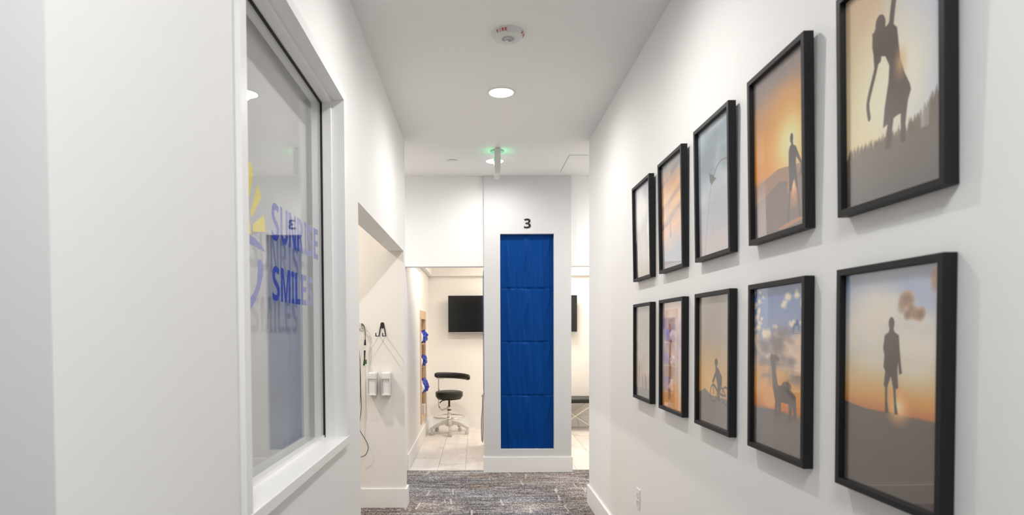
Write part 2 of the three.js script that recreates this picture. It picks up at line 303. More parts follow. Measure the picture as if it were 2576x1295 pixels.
// exit sign, seen edge on
{ const t = thing('exit_sign', 'slim ceiling-hung exit sign seen edge on with green glow', 'exit sign', [0.181, C, -5.5]);
  part('canopy', lathe([[0, -0.012], [0.05, -0.012], [0.06, -0.008], [0.062, 0]], 40), M.grey, t);
  part('housing', [rbox(0.05, 0.185, 0.24, 0.005, 0, -0.012 - 0.0925, 0), rbox(0.042, 0.026, 0.24, 0.004, -0.002, -0.209, 0)], M.offWhite, t);
  for (const s of [-1, 1]) { part('face', new THREE.BoxGeometry(0.002, 0.15, 0.2).translate(s * 0.0255, -0.105, 0), M.whitePlastic, t);
    part('unseen_glow_strip', new THREE.BoxGeometry(0.008, 0.003, 0.14).translate(s * 0.03, -0.075, 0), M.exitGlow, t);  // unseen green strip and lamp, placed to tint the ceiling
    const l = new THREE.RectAreaLight(new THREE.Color(0.12, 1, 0.42), 14, 0.14, 0.008); l.position.set(s * 0.031, -0.072, 0); l.lookAt(s * 0.6, 0.9, 0); t.add(l); }
}
{ const t = thing('sprinkler_cover', 'small white concealed sprinkler cover disc in the ceiling', 'sprinkler', [-0.228, C, -5.807]);
  part('disc', lathe([[0, -0.006], [0.042, -0.006], [0.0445, -0.004]], 40), M.whitePlastic, t); part('shadow_gap', lathe([[0.036, -0.004], [0.036, 0]], 32), M.grey, t); }
{ const t = thing('access_panel', 'flush square access panel in the ceiling above the right opening', 'panel', [1.13, C, -5.93]);
  const s = 0.29; part('door', rbox(2 * s, 0.004, 2 * s, 0.0015, 0, -0.0022, 0), M.ceiling, t);
  part('gap', [box(-s - 0.005, s + 0.005, -0.0006, 0, -s - 0.005, s + 0.005)], M.grey, t); }

// ------------------------------------------------------------------ column: number and blue wave panels
{ const t = thing('room_number', 'black numeral three on the white column above the blue panels', 'number', [0.481, 2.511, -D]);
  part('digit', glyph('3', 0.069, 0.099, 0.006), M.black, t); }
{ const t = thing('wave_panel', 'deep blue column of four wavy embossed wall panels in a recess', 'panel', [(px0 + px1) / 2, py0, -(D + REC + 0.012)]);
  const w = px1 - px0 - 0.002, h = (py1 - py0 - 0.002) / 4, NX = 150, NY = 60, g = new THREE.PlaneGeometry(w, h, NX, NY), p = g.attributes.position;
  const AMP = 0.021, R = [[0.155, 0.9, 0.020, 0.5, 0.042], [0.23, 0.5, 0.014, 2.1, 0.035], [0.36, 0.45, 0.012, 4.2, 0.03], [0.455, 0.85, 0.022, 3.4, 0.045], [0.555, 1.0, 0.020, 0.2, 0.05], [0.66, 0.55, 0.014, 5.0, 0.038], [0.745, 0.8, 0.010, 1.2, 0.035], [0.805, 1.0, 0.010, 1.5, 0.034], [0.9, 0.6, 0.026, 2.6, 0.04]];
  const hgt = (u, v) => { let s = 0; for (const [c, a, am, ph, wd] of R) { const q = (u - c - am * Math.sin(v * 5.2 + ph) - 0.4 * am * Math.sin(v * 11 + ph * 2)) / wd, env = 0.55 + 0.45 * Math.sin(v * 3.1 + ph * 1.7); s += a * env * (q > 0 ? Math.exp(-q * q * 5) : Math.exp(-q * q * 0.9)); }
    const edge = sstep(0, 0.02, v) * sstep(0, 0.03, 1 - v), side = sstep(0, 0.07, u) * sstep(0, 0.06, 1 - u); return 0.003 + AMP * s * edge * side + 0.003 * sstep(0, 0.03, v) * sstep(0, 0.012, 1 - v) ; };
  for (let i = 0; i < p.count; i++) p.setZ(i, hgt(p.getX(i) / w + 0.5, p.getY(i) / h + 0.5));
  g.computeVertexNormals();
  for (let k = 0; k < 4; k++) { const m = part('panel_tile', g, M.bluePanel, t); m.position.set(0, 0.001 + h * (k + 0.5), 0.0005); }
}

// ------------------------------------------------------------------ framed photographs on the right wall
const FW = 0.359, FH = 0.541, FD = 0.029, FACE = 0.0165;
const frameGeo = (() => { const s = new THREE.Shape(), b = 0.0012; const rect = (p, w, h) => { p.moveTo(-w / 2, -h / 2); p.lineTo(w / 2, -h / 2); p.lineTo(w / 2, h / 2); p.lineTo(-w / 2, h / 2); p.closePath(); return p; };
  rect(s, FW - 2 * b, FH - 2 * b); s.holes.push(rect(new THREE.Path(), FW - 2 * FACE + 2 * b, FH - 2 * FACE + 2 * b));
  return new THREE.ExtrudeGeometry(s, { depth: FD - 2 * b, bevelEnabled: true, bevelSize: b, bevelThickness: b, bevelSegments: 2 }).translate(0, 0, b); })();
const PW = FW - 2 * FACE, PH = FH - 2 * FACE;
const printGeo = new THREE.BoxGeometry(PW, PH, 0.002), paneGeo = new THREE.BoxGeometry(PW, PH, 0.0015), backGeo = new THREE.BoxGeometry(PW, PH, 0.004);
function canvasTex(draw) {
  const c = document.createElement('canvas'); c.width = 432; c.height = 672; const x = c.getContext('2d'); x.save(); x.scale(432, 672); draw(x); x.restore();
  const im = x.getImageData(0, 0, 432, 672); for (let i = 0; i < im.data.length; i += 4) { const n = (rnd() - 0.5) * 8; for (let k = 0; k < 3; k++) im.data[i + k] = clamp(255 * Math.pow(im.data[i + k] / 255, 0.86) * 1.03 + n, 0, 255); } x.putImageData(im, 0, 0);
  const t = new THREE.CanvasTexture(c); t.colorSpace = THREE.SRGBColorSpace; return t;
}
const vgrad = (x, stops, x0 = 0, y0 = 0, x1 = 0, y1 = 1) => { const g = x.createLinearGradient(x0, y0, x1, y1); stops.forEach(([p, c]) => g.addColorStop(p, c)); x.fillStyle = g; x.fillRect(0, 0, 1, 1); };
const glowAt = (x, cx, cy, r, stops, sx = 1) => { x.save(); x.translate(cx, cy); x.scale(sx, 0.643); const g = x.createRadialGradient(0, 0, 0, 0, 0, r); stops.forEach(([p, c]) => g.addColorStop(p, c)); x.fillStyle = g; x.fillRect(-2, -2, 4, 4); x.restore(); };
const poly = (x, pts, fill) => { x.fillStyle = fill; x.beginPath(); pts.forEach(([a, b], i) => (i ? x.lineTo(a, b) : x.moveTo(a, b))); x.closePath(); x.fill(); };
const stroke = (x, pts, w, col) => { x.strokeStyle = col; x.lineWidth = w; x.lineCap = x.lineJoin = 'round'; x.beginPath(); x.moveTo(...pts[0]); for (let i = 1; i < pts.length - 1; i++) x.quadraticCurveTo(...pts[i], (pts[i][0] + pts[i + 1][0]) / 2, (pts[i][1] + pts[i + 1][1]) / 2); x.lineTo(...pts[pts.length - 1]); x.stroke(); };
const oval = (x, cx, cy, rx, ry, fill, rot = 0) => { x.fillStyle = fill; x.beginPath(); x.ellipse(cx, cy, rx, ry, rot, 0, 7); x.fill(); };
const clouds = (x, n, y0, y1, col, smin, smax, k = 0.4) => { for (let i = 0; i < n; i++) { const cx = rnd(), cy = lerp(y0, y1, rnd()), s = lerp(smin, smax, rnd()); for (let j = 0; j < 6; j++) { const g = x.createRadialGradient(0, 0, 0, 0, 0, 1); g.addColorStop(0, col); g.addColorStop(1, col.replace(/[\d.]+\)$/, '0)')); x.save(); x.translate(cx + (rnd() - 0.5) * s * 2, cy + (rnd() - 0.5) * s * 0.6); x.scale(s * (0.5 + rnd()), s * k * (0.5 + rnd())); x.fillStyle = g; x.fillRect(-1, -1, 2, 2); x.restore(); } } };

const prints = {
  frost(x) { vgrad(x, [[0, '#a9abb8'], [0.3, '#c2bfc4'], [0.7, '#d8cfc8'], [1, '#d6c9b8']]); clouds(x, 8, 0.2, 0.8, 'rgba(240,236,232,0.5)', 0.1, 0.25, 0.8);
    for (let i = 0; i < 26; i++) { const a = 0.25 + rnd() * 0.7, b = 0.25 + rnd() * 0.3; stroke(x, [[a, b], [a + (rnd() - 0.5) * 0.15, b + 0.2], [a + (rnd() - 0.5) * 0.1, b + 0.35], [a + (rnd() - 0.5) * 0.2, 0.95]], 0.006 + 0.008 * rnd(), rnd() > 0.4 ? 'rgba(235,232,230,0.6)' : 'rgba(150,140,135,0.35)'); }
    for (let i = 0; i < 10; i++) oval(x, 0.4 + 0.5 * rnd(), 0.75 + 0.15 * rnd(), 0.05, 0.02, 'rgba(228,216,198,0.7)', rnd() * 3); poly(x, [[0, 1], [0, 0.62], [0.06, 0.55], [0.1, 0.7], [0.09, 0.9], [0.16, 1]], 'rgba(70,62,60,0.7)'); },  // dark lower-left shape is a reflection painted into the print
  cloudSunset(x) { vgrad(x, [[0, '#7f8690'], [0.12, '#a79a94'], [0.22, '#e0a070'], [0.38, '#f2b777'], [0.5, '#b88a7a'], [0.6, '#f0b080'], [0.72, '#cfb5b0'], [0.85, '#a9b0c0'], [1, '#b9b4b6']]);
    for (const [y, c] of [[0.1, 'rgba(90,90,100,0.5)'], [0.33, 'rgba(150,110,100,0.55)'], [0.5, 'rgba(110,95,105,0.6)'], [0.42, 'rgba(255,200,120,0.6)'], [0.6, 'rgba(255,190,130,0.5)'], [0.26, 'rgba(255,196,120,0.5)']]) stroke(x, [[-0.1, y + 0.1], [0.3, y + 0.07], [0.6, y], [1.1, y - 0.06]], 0.05, c);
    clouds(x, 10, 0.1, 0.9, 'rgba(235,190,150,0.25)', 0.1, 0.3, 0.3); poly(x, [[0.36, 0.72], [0.385, 0.55], [0.395, 0.5], [0.405, 0.55], [0.43, 0.72]], 'rgba(110,105,125,0.75)'); vgrad2(x); },
  birdReed(x) { vgrad(x, [[0, '#8fa1ae'], [0.25, '#8d9fae'], [0.5, '#a3adb8'], [0.8, '#a7a8b2'], [0.9, '#c0b0ae'], [1, '#b5aeb0']]); clouds(x, 9, 0.05, 0.5, 'rgba(205,215,222,0.35)', 0.15, 0.35, 0.3); clouds(x, 6, 0.05, 0.4, 'rgba(110,128,142,0.35)', 0.15, 0.3, 0.3);
    stroke(x, [[0.18, 1], [0.26, 0.75], [0.36, 0.55], [0.43, 0.44]], 0.009, '#67696c'); stroke(x, [[0.46, 0.43], [0.55, 0.36], [0.74, 0.32], [1.02, 0.36]], 0.016, '#6f7274'); stroke(x, [[0.44, 1], [0.46, 0.7], [0.5, 0.5]], 0.005, 'rgba(125,128,132,0.7)');
    poly(x, [[0.35, 0.355], [0.38, 0.375], [0.46, 0.395], [0.53, 0.43], [0.58, 0.438], [0.48, 0.452], [0.42, 0.47], [0.37, 0.44]], '#595a5a'); },
  ballPlayer(x) { vgrad(x, [[0, '#8d7a76'], [0.2, '#b98a63'], [0.45, '#e39643'], [0.62, '#ea8d2e'], [0.66, '#b57a56'], [1, '#8a7468']]); glowAt(x, 0.72, 0.5, 0.75, [[0, 'rgba(255,246,190,1)'], [0.2, 'rgba(255,232,150,0.95)'], [0.5, 'rgba(250,180,80,0.6)'], [1, 'rgba(240,150,60,0)']]); clouds(x, 4, 0.02, 0.15, 'rgba(120,110,110,0.3)', 0.15, 0.3, 0.5);
    poly(x, [[0, 0.67], [0.3, 0.64], [0.5, 0.62], [1, 0.66], [1, 1], [0, 1]], 'rgba(150,110,90,0.85)'); poly(x, [[0, 0.78], [0.25, 0.75], [0.5, 0.7], [0.7, 0.72], [1, 0.68], [1, 1], [0, 1]], 'rgba(110,92,86,0.85)'); glowAt(x, 0.76, 0.76, 0.12, [[0, 'rgba(255,225,170,1)'], [0.5, 'rgba(255,170,100,0.8)'], [1, 'rgba(240,150,90,0)']]); glowAt(x, 0.78, 0.83, 0.12, [[0, 'rgba(240,160,90,0.7)'], [1, 'rgba(240,150,90,0)']]);
    const k = '#3a302e'; oval(x, 0.745, 0.485, 0.028, 0.028, k); poly(x, [[0.735, 0.5], [0.765, 0.5], [0.77, 0.525], [0.82, 0.545], [0.85, 0.58], [0.9, 0.63], [0.925, 0.655], [0.905, 0.665], [0.86, 0.63], [0.82, 0.6], [0.815, 0.65], [0.83, 0.70], [0.855, 0.77], [0.815, 0.78], [0.785, 0.72], [0.76, 0.74], [0.735, 0.79], [0.69, 0.79], [0.695, 0.7], [0.69, 0.63], [0.69, 0.56], [0.705, 0.53], [0.735, 0.52]], k);
    poly(x, [[0.69, 0.78], [0.72, 0.78], [0.685, 0.96], [0.655, 0.97]], '#54433d'); poly(x, [[0.82, 0.77], [0.85, 0.77], [0.9, 0.95], [0.87, 0.96]], '#54433d'); oval(x, 0.925, 0.69, 0.04, 0.032, k); poly(x, [[0.45, 0.98], [0.7, 0.955], [0.95, 0.95], [0.95, 0.965], [0.6, 0.99]], 'rgba(220,130,70,0.7)'); },
  dancer(x) { vgrad(x, [[0, '#d9b48c'], [0.35, '#e9d3a8'], [0.7, '#efd9a2'], [1, '#d0b48f']]); vgradH(x); glowAt(x, 0.5, 0.5, 0.6, [[0, 'rgba(255,250,215,1)'], [0.4, 'rgba(255,246,214,0.75)'], [1, 'rgba(255,240,200,0)']]);
    const k = '#4c3b33';
    for (let i = 0; i < 150; i++) { const a = rnd(), b = 0.735 - 0.1 * sstep(0.6, 1, a) + rnd() * 0.03; poly(x, [[a - 0.02, 0.85], [a - 0.012, b], [a + 0.004, b - 0.015 - 0.02 * rnd()], [a + 0.018, b + 0.01], [a + 0.02, 0.85]], 'rgba(104,88,70,0.55)'); }
    const g = x.createLinearGradient(0, 0.7, 0, 1); g.addColorStop(0, '#7a6553'); g.addColorStop(0.35, '#6b5c53'); g.addColorStop(1, '#5a5250'); x.fillStyle = g; x.fillRect(0, 0.765, 1, 0.235);
    oval(x, 0.4, 0.225, 0.055, 0.042, k, 0.3); oval(x, 0.37, 0.29, 0.06, 0.07, k, 0.15); poly(x, [[0.31, 0.24], [0.33, 0.4], [0.4, 0.39], [0.46, 0.25]], k);
    poly(x, [[0.44, 0.26], [0.5, 0.24], [0.57, 0.29], [0.585, 0.36], [0.6, 0.43], [0.64, 0.5], [0.69, 0.56], [0.7, 0.585], [0.67, 0.625], [0.66, 0.66], [0.55, 0.665], [0.42, 0.69], [0.44, 0.6], [0.48, 0.5], [0.49, 0.43], [0.45, 0.38], [0.38, 0.36], [0.37, 0.3]], k);
    stroke(x, [[0.51, 0.27], [0.53, 0.18], [0.57, 0.1], [0.6, 0.02]], 0.05, k); oval(x, 0.61, 0.03, 0.03, 0.035, k); stroke(x, [[0.37, 0.37], [0.34, 0.42], [0.28, 0.5], [0.25, 0.55], [0.27, 0.61]], 0.034, k);
    poly(x, [[0.47, 0.67], [0.53, 0.67], [0.51, 0.73], [0.5, 0.79], [0.44, 0.79]], k); poly(x, [[0.6, 0.66], [0.66, 0.655], [0.645, 0.72], [0.645, 0.79], [0.6, 0.79]], k);
    glowAt(x, 0.6, 0.45, 0.14, [[0, 'rgba(235,180,110,0.75)'], [1, 'rgba(220,160,100,0)']], 0.6); },
  crowdDusk(x) { vgrad(x, [[0, '#b9b5ac'], [0.5, '#c3b5a4'], [0.75, '#cfae8e'], [0.9, '#c0a996'], [1, '#aaa29a']]); clouds(x, 5, 0.2, 0.7, 'rgba(215,205,195,0.4)', 0.15, 0.3, 0.3);
    for (const [a, b, h] of [[0.2, 0.9, 0.26], [0.42, 0.9, 0.13], [0.58, 0.9, 0.15], [0.66, 0.9, 0.12], [0.83, 0.9, 0.16]]) { oval(x, a, b - h, 0.022, 0.017, 'rgba(105,100,98,0.9)'); poly(x, [[a - 0.035, b - h + 0.02], [a + 0.035, b - h + 0.02], [a + 0.03, b - h * 0.45], [a + 0.035, b], [a + 0.008, b], [a, b - h * 0.4], [a - 0.012, b], [a - 0.035, b], [a - 0.03, b - h * 0.45]], 'rgba(115,108,104,0.9)'); } poly(x, [[0, 0.9], [1, 0.89], [1, 1], [0, 1]], '#8d8681'); },
  tower(x) { vgrad(x, [[0, '#c4b5b6'], [0.25, '#b9a9c0'], [0.5, '#cdb9c4'], [0.75, '#d9c0b4'], [0.9, '#e5a567'], [1, '#d98a45']]); clouds(x, 14, 0.1, 0.85, 'rgba(238,222,222,0.4)', 0.1, 0.25, 0.5); clouds(x, 8, 0.1, 0.4, 'rgba(140,130,185,0.35)', 0.1, 0.2, 0.5); clouds(x, 8, 0.85, 1, 'rgba(240,160,80,0.5)', 0.1, 0.2, 0.4);
    poly(x, [[0.26, 0.16], [0.62, 0.15], [0.6, 0.185], [0.28, 0.2]], 'rgba(190,170,178,0.9)'); poly(x, [[0.3, 0.2], [0.38, 0.2], [0.42, 0.3], [0.39, 0.55], [0.42, 0.6], [0.4, 0.92], [0.28, 0.92], [0.31, 0.6], [0.34, 0.4]], 'rgba(168,104,76,0.9)'); oval(x, 0.42, 0.36, 0.05, 0.03, 'rgba(95,70,110,0.8)'); oval(x, 0.42, 0.53, 0.045, 0.025, 'rgba(120,70,90,0.8)'); },
  cyclist(x) { vgrad(x, [[0, '#a49a8d'], [0.3, '#b3a592'], [0.5, '#cfae7c'], [0.66, '#e6ad5e'], [0.77, '#e09a4a'], [0.78, '#7a6c64'], [1, '#77706c']]); glowAt(x, 0.35, 0.68, 0.5, [[0, 'rgba(255,205,120,0.9)'], [1, 'rgba(240,180,90,0)']]); poly(x, [[0, 0.77], [0.2, 0.73], [0.4, 0.77], [1, 0.775], [1, 1], [0, 1]], '#736a66');
    const k = '#4a4444'; oval(x, 0.56, 0.51, 0.05, 0.03, k); poly(x, [[0.53, 0.53], [0.64, 0.56], [0.74, 0.62], [0.73, 0.68], [0.68, 0.7], [0.67, 0.8], [0.6, 0.8], [0.6, 0.68], [0.55, 0.62]], k); stroke(x, [[0.58, 0.57], [0.52, 0.62], [0.46, 0.66]], 0.035, k);
    x.strokeStyle = k; for (const [a, r] of [[0.48, 0.1], [0.84, 0.1]]) { x.lineWidth = 0.016; x.beginPath(); x.ellipse(a, 0.75, r, r * 0.64, 0, 0, 7); x.stroke(); } stroke(x, [[0.46, 0.66], [0.48, 0.75]], 0.02, k); stroke(x, [[0.5, 0.69], [0.66, 0.75], [0.84, 0.75]], 0.018, k); stroke(x, [[0.66, 0.75], [0.7, 0.67], [0.84, 0.75]], 0.016, k); },
  longNeck(x) { vgrad(x, [[0, '#5f7fb8'], [0.22, '#7f93bd'], [0.4, '#b4a5a4'], [0.55, '#dcae78'], [0.66, '#f09a38'], [0.74, '#e0762a'], [0.78, '#6a5d58'], [1, '#6c6462']]); clouds(x, 46, 0.02, 0.45, 'rgba(252,230,200,0.85)', 0.015, 0.05, 0.6); clouds(x, 14, 0.3, 0.5, 'rgba(240,205,175,0.6)', 0.05, 0.1, 0.4); clouds(x, 12, 0.3, 0.6, 'rgba(110,98,100,0.45)', 0.06, 0.14, 0.35); clouds(x, 10, 0.5, 0.72, 'rgba(250,170,80,0.5)', 0.08, 0.2, 0.25); poly(x, [[0, 0.77], [0.5, 0.75], [1, 0.78], [1, 1], [0, 1]], '#655b58');
    const k = '#56494a'; poly(x, [[0.35, 0.44], [0.37, 0.405], [0.4, 0.42], [0.46, 0.415], [0.52, 0.43], [0.52, 0.45], [0.45, 0.46], [0.46, 0.52], [0.5, 0.6], [0.62, 0.6], [0.75, 0.62], [0.83, 0.65], [0.85, 0.78], [0.8, 0.78], [0.77, 0.7], [0.76, 0.79], [0.71, 0.79], [0.7, 0.7], [0.56, 0.7], [0.56, 0.79], [0.51, 0.79], [0.51, 0.72], [0.48, 0.79], [0.44, 0.79], [0.45, 0.7], [0.4, 0.62], [0.38, 0.52]], k); oval(x, 0.66, 0.6, 0.09, 0.03, 'rgba(70,62,64,0.8)'); },
  hillMan(x) { vgrad(x, [[0, '#8ea0c4'], [0.16, '#a9b6cf'], [0.34, '#ccc9c0'], [0.48, '#dcbd84'], [0.58, '#e09a48'], [0.63, '#c8703a'], [0.64, '#5c504c'], [1, '#4e4745']]); clouds(x, 8, 0.15, 0.4, 'rgba(235,225,210,0.5)', 0.15, 0.3, 0.3); for (const [a, b, s] of [[0.66, 0.16, 0.09], [0.78, 0.2, 0.07], [0.7, 0.19, 0.06], [0.97, 0.06, 0.1]]) for (let j = 0; j < 7; j++) glowAt(x, a + (rnd() - 0.5) * s, b + (rnd() - 0.5) * s * 0.6, s * 0.7, [[0, 'rgba(112,92,84,0.7)'], [0.6, 'rgba(150,110,90,0.45)'], [1, 'rgba(220,170,130,0)']]);
    const k = '#37302f'; poly(x, [[0, 0.615], [0.25, 0.635], [0.42, 0.64], [0.5, 0.628], [0.6, 0.632], [0.75, 0.66], [1, 0.645], [1, 1], [0, 1]], '#564c48'); glowAt(x, 0.6, 0.6, 0.16, [[0, 'rgba(255,240,205,1)'], [0.25, 'rgba(255,200,130,0.9)'], [1, 'rgba(230,130,60,0)']]);
    oval(x, 0.525, 0.238, 0.03, 0.028, k); poly(x, [[0.505, 0.255], [0.545, 0.255], [0.555, 0.275], [0.6, 0.29], [0.61, 0.35], [0.625, 0.42], [0.635, 0.455], [0.605, 0.46], [0.595, 0.4], [0.59, 0.45], [0.6, 0.52], [0.575, 0.525], [0.58, 0.58], [0.6, 0.635], [0.565, 0.635], [0.55, 0.53], [0.525, 0.47], [0.49, 0.52], [0.49, 0.58], [0.505, 0.635], [0.465, 0.637], [0.465, 0.52], [0.45, 0.515], [0.465, 0.45], [0.445, 0.43], [0.455, 0.38], [0.44, 0.35], [0.455, 0.29], [0.5, 0.275]], k); },
};
function vgrad2(x) { const g = x.createLinearGradient(0, 0.8, 0, 1); g.addColorStop(0, 'rgba(170,178,195,0)'); g.addColorStop(1, 'rgba(176,182,196,0.6)'); x.fillStyle = g; x.fillRect(0, 0.8, 1, 0.2); }
function vgradH(x) { const g = x.createLinearGradient(0.35, 0, 1, 0); g.addColorStop(0, 'rgba(205,212,235,0)'); g.addColorStop(0.5, 'rgba(208,214,236,0.85)'); g.addColorStop(1, 'rgba(190,200,228,1)'); x.fillStyle = g; x.fillRect(0, 0, 1, 1); }

const D1 = 3.2576, SP = 0.512;
const rows = [
  [1.742, 0.0105, [['frost', 'black framed print of pale frosty plants'], ['cloudSunset', 'black framed print of orange clouds with a tiny tower'], ['birdReed', 'black framed print of a small bird on a bent reed against grey sky'], ['ballPlayer', 'black framed print of a man holding a ball before an orange sun'], ['dancer', 'black framed print of a woman in a dress with one arm raised']]],
  [1.0695, 0.001, [['crowdDusk', 'black framed print of small figures under a pale sky'], ['tower', 'black framed print of a rust coloured tower in pink and violet sky'], ['cyclist', 'black framed print of a cyclist at sunset'], ['longNeck', 'black framed print of a long necked animal under flecked clouds'], ['hillMan', 'black framed print of a man standing on a hill at sunset']]],
];
for (const [y0, lean, list] of rows) list.forEach(([kind, label], i) => {
  const t = thing('framed_picture', label, 'picture', [XR - 0.0005, y0, -(D1 - i * SP + FW / 2)], 'framed photographs on the right wall');
  t.rotation.order = 'YXZ'; t.rotation.y = -Math.PI / 2; t.rotation.x = Math.atan(lean / FH);
  const at = (m, y, z) => m.position.set(0, y, z);
  at(part('frame', frameGeo, M.frame, t), FH / 2, 0);
  at(part('backing_board', backGeo, M.gasket, t), FH / 2, 0.009);
  at(part('print', printGeo, std({ map: canvasTex(prints[kind]), roughness: 0.7 }), t), FH / 2, 0.0125);
  at(part('glazing', paneGeo, M.acrylic, t), FH / 2, 0.0165);
});

// outlet on the right wall
{ const t = thing('wall_outlet', 'white duplex outlet plate low on the right wall', 'outlet', [XR, 0.418, -3.592]); t.rotation.y = -Math.PI / 2;
  part('cover_plate', rbox(0.072, 0.116, 0.006, 0.0025, 0, 0.058, 0.003), M.whitePlastic, t);
  for (const y of [0.036, 0.08]) { const s = part('socket', rbox(0.034, 0.03, 0.003, 0.001, 0, y, 0.0068), M.offWhite, t); part('slot', [rbox(0.003, 0.009, 0.001, 0.0003, -0.006, y + 0.003, 0.0083), rbox(0.003, 0.008, 0.001, 0.0003, 0.006, y + 0.003, 0.0083)], M.grey, s); }
  part('screw', new THREE.CylinderGeometry(0.003, 0.003, 0.002, 12).rotateX(Math.PI / 2).translate(0, 0.058, 0.0065), M.castAlu, t); }

// ------------------------------------------------------------------ side wall: hooks, cable, dispensers
{ const t = thing('coat_hook', 'brushed metal round knob hook holding a black cable', 'hook', [-0.957, 1.497, -pierN]);
  part('rosette', new THREE.CylinderGeometry(0.028, 0.03, 0.008, 32).rotateX(Math.PI / 2).translate(0, 0, 0.004), M.chrome, t);
  part('post', new THREE.CylinderGeometry(0.01, 0.01, 0.05, 20).rotateX(Math.PI / 2).translate(0, 0, 0.03), M.chrome, t);
  part('upright', rbox(0.02, 0.05, 0.012, 0.004, 0, 0.008, 0.055), M.chrome, t); }
{ const z = -pierN + 0.036, t = thing('hanging_cable', 'thin black cable with plugs looped over the metal knob', 'cable', [-0.957, 0.42, -pierN]);
  const P = (px, py, dz = 0.03) => { const q = onD(px, py, pierN - dz); return [q[0] + 0.957, q[1] - 0.42, q[2] + pierN]; };
  part('cord', [tube([P(916, 822), P(912, 814.5), P(906, 816), P(902.5, 832), P(903, 870), P(905, 900), P(907, 950), P(907.5, 985), P(909, 1020), P(906, 1055), P(905, 1067), P(907, 1085), P(916, 1100), P(925, 1118), P(925, 1133), P(918, 1145), P(905, 1150)], 0.0026, 160, 8), tube([P(916, 822), P(918.5, 835), P(919, 855)], 0.0026, 24, 8), tube([P(905.5, 900), P(906, 950), P(906.5, 1000), P(904, 1040), P(905.5, 1070)], 0.002, 60, 8)], M.black, t);
  part('plug', [rod(P(918.8, 854), P(918.2, 868), 0.006, 0.009), rod(P(917.6, 880), P(917.2, 905), 0.007, 0.0045), rod(P(917, 903), P(915.4, 919), 0.006, 0.007)], M.black, t);
  part('white_label', rod(P(918.2, 868), P(917.6, 881), 0.0085), M.whitePlastic, t);
  part('connector_tip', rod(P(915.4, 919), P(915.2, 923), 0.005), M.chrome, t);
  part('green_tab', rbox(0.018, 0.036, 0.006, 0.002, ...P(919.6, 910, 0.034)), M.greenTab, t); }
{ const t = thing('double_hook', 'black metal double prong wall hook', 'hook', [-0.785, 1.423, -pierN]);
  const s = new THREE.Shape(); s.moveTo(-0.019, 0); s.lineTo(-0.0135, 0.036); s.quadraticCurveTo(-0.012, 0.046, 0, 0.046); s.quadraticCurveTo(0.012, 0.046, 0.0135, 0.036); s.lineTo(0.019, 0); s.closePath();
  part('mount_plate', new THREE.ExtrudeGeometry(s, { depth: 0.005, bevelEnabled: true, bevelSize: 0.001, bevelThickness: 0.001, bevelSegments: 2 }).translate(0, 0.066, 0), M.black, t);
  for (const q of [-1, 1]) part('prong', tube([[q * 0.017, 0.07, 0.005], [q * 0.022, 0.035, 0.005], [q * 0.027, 0.006, 0.005], [q * 0.027, 0, 0.012], [q * 0.027, 0, 0.09], [q * 0.027, 0, 0.16], [q * 0.027, 0.004, 0.166], [q * 0.027, 0.026, 0.167]], 0.0042, 60, 10), M.black, t); }
[['white wall dispenser beside the hanging cable', -0.861], ['white wall dispenser below the black hook, beside the corner', -0.749]].forEach(([label, x], k) => {
  const t = thing('soap_dispenser', label, 'dispenser', [x, 0.936, -pierN], 'pair of white wall dispensers');
  part('back_plate', rbox(0.066, 0.186, 0.02, 0.006, 0, 0.096, 0.01), M.whitePlastic, t);
  part('hood', rbox(0.066, 0.056, 0.092, 0.01, 0, 0.162, 0.046, 4), M.whitePlastic, t);
  for (const s of [-1, 1]) part('cheek', rbox(0.004, 0.13, 0.088, 0.0015, s * 0.031, 0.078, 0.044), M.offWhite, t);
  part('front_panel', rbox(0.055, 0.122, 0.006, 0.002, 0, 0.074, 0.079 - 0.004 * k), M.whitePlastic, t);
  part('drip_tray', rbox(0.066, 0.014, 0.09, 0.004, 0, 0.008, 0.045), M.offWhite, t);
  part('nozzle', [rod([0, 0.006, 0.06], [0, -0.006, 0.06], 0.008, 0.008)], M.grey, t);
  if (!k) part('sensor_dot', new THREE.CylinderGeometry(0.0022, 0.0022, 0.001, 10).rotateX(Math.PI / 2).translate(0.003, 0.166, 0.0952), M.grey, t);
});

// ------------------------------------------------------------------ left bay: niche with supplies, stool, screen
{ const t = thing('supply_niche', 'tall wood framed niche with shelves in the bay wall', 'niche', [XB, nB, -(nN + nF) / 2]); t.rotation.y = Math.PI / 2;
  const w = nF - nN, h = nT - nB, f = 0.075;      // local x along the wall, z into the room
  const bar = (x0, x1, y0, y1, z0, z1) => metricUV(new THREE.BoxGeometry(x1 - x0, y1 - y0, z1 - z0).translate((x0 + x1) / 2, (y0 + y1) / 2, (z0 + z1) / 2));
  for (const s of [-1, 1]) part('stile', bar(s < 0 ? -w / 2 - 0.01 : w / 2 - f, s < 0 ? -w / 2 + f : w / 2 + 0.01, -0.01, h + 0.01, -0.155, 0.012), M.wood, t);
  part('rail', bar(-w / 2 + f, w / 2 - f, -0.01, f, -0.155, 0.012), M.wood, t); part('rail', bar(-w / 2 + f, w / 2 - f, h - f * 1.3, h + 0.01, -0.155, 0.012), M.wood, t);
  part('back_board', bar(-w / 2 + f, w / 2 - f, f, h - f * 1.3, -0.158, -0.15), M.wood, t);
  for (const y of [1.03, 0.72, 0.36]) part('shelf', bar(-w / 2 + f, w / 2 - f, y - 0.012, y, -0.15, -0.012), M.wood, t); 
  for (const s of [-1, 1]) for (let k = 0; k < 20; k++) part('shelf_pin_hole', new THREE.CylinderGeometry(0.004, 0.004, 0.002, 8).rotateZ(Math.PI / 2).translate(s * (w / 2 - f) - s * 0.001, 0.2 + k * 0.055, -0.03), M.gasket, t);
}
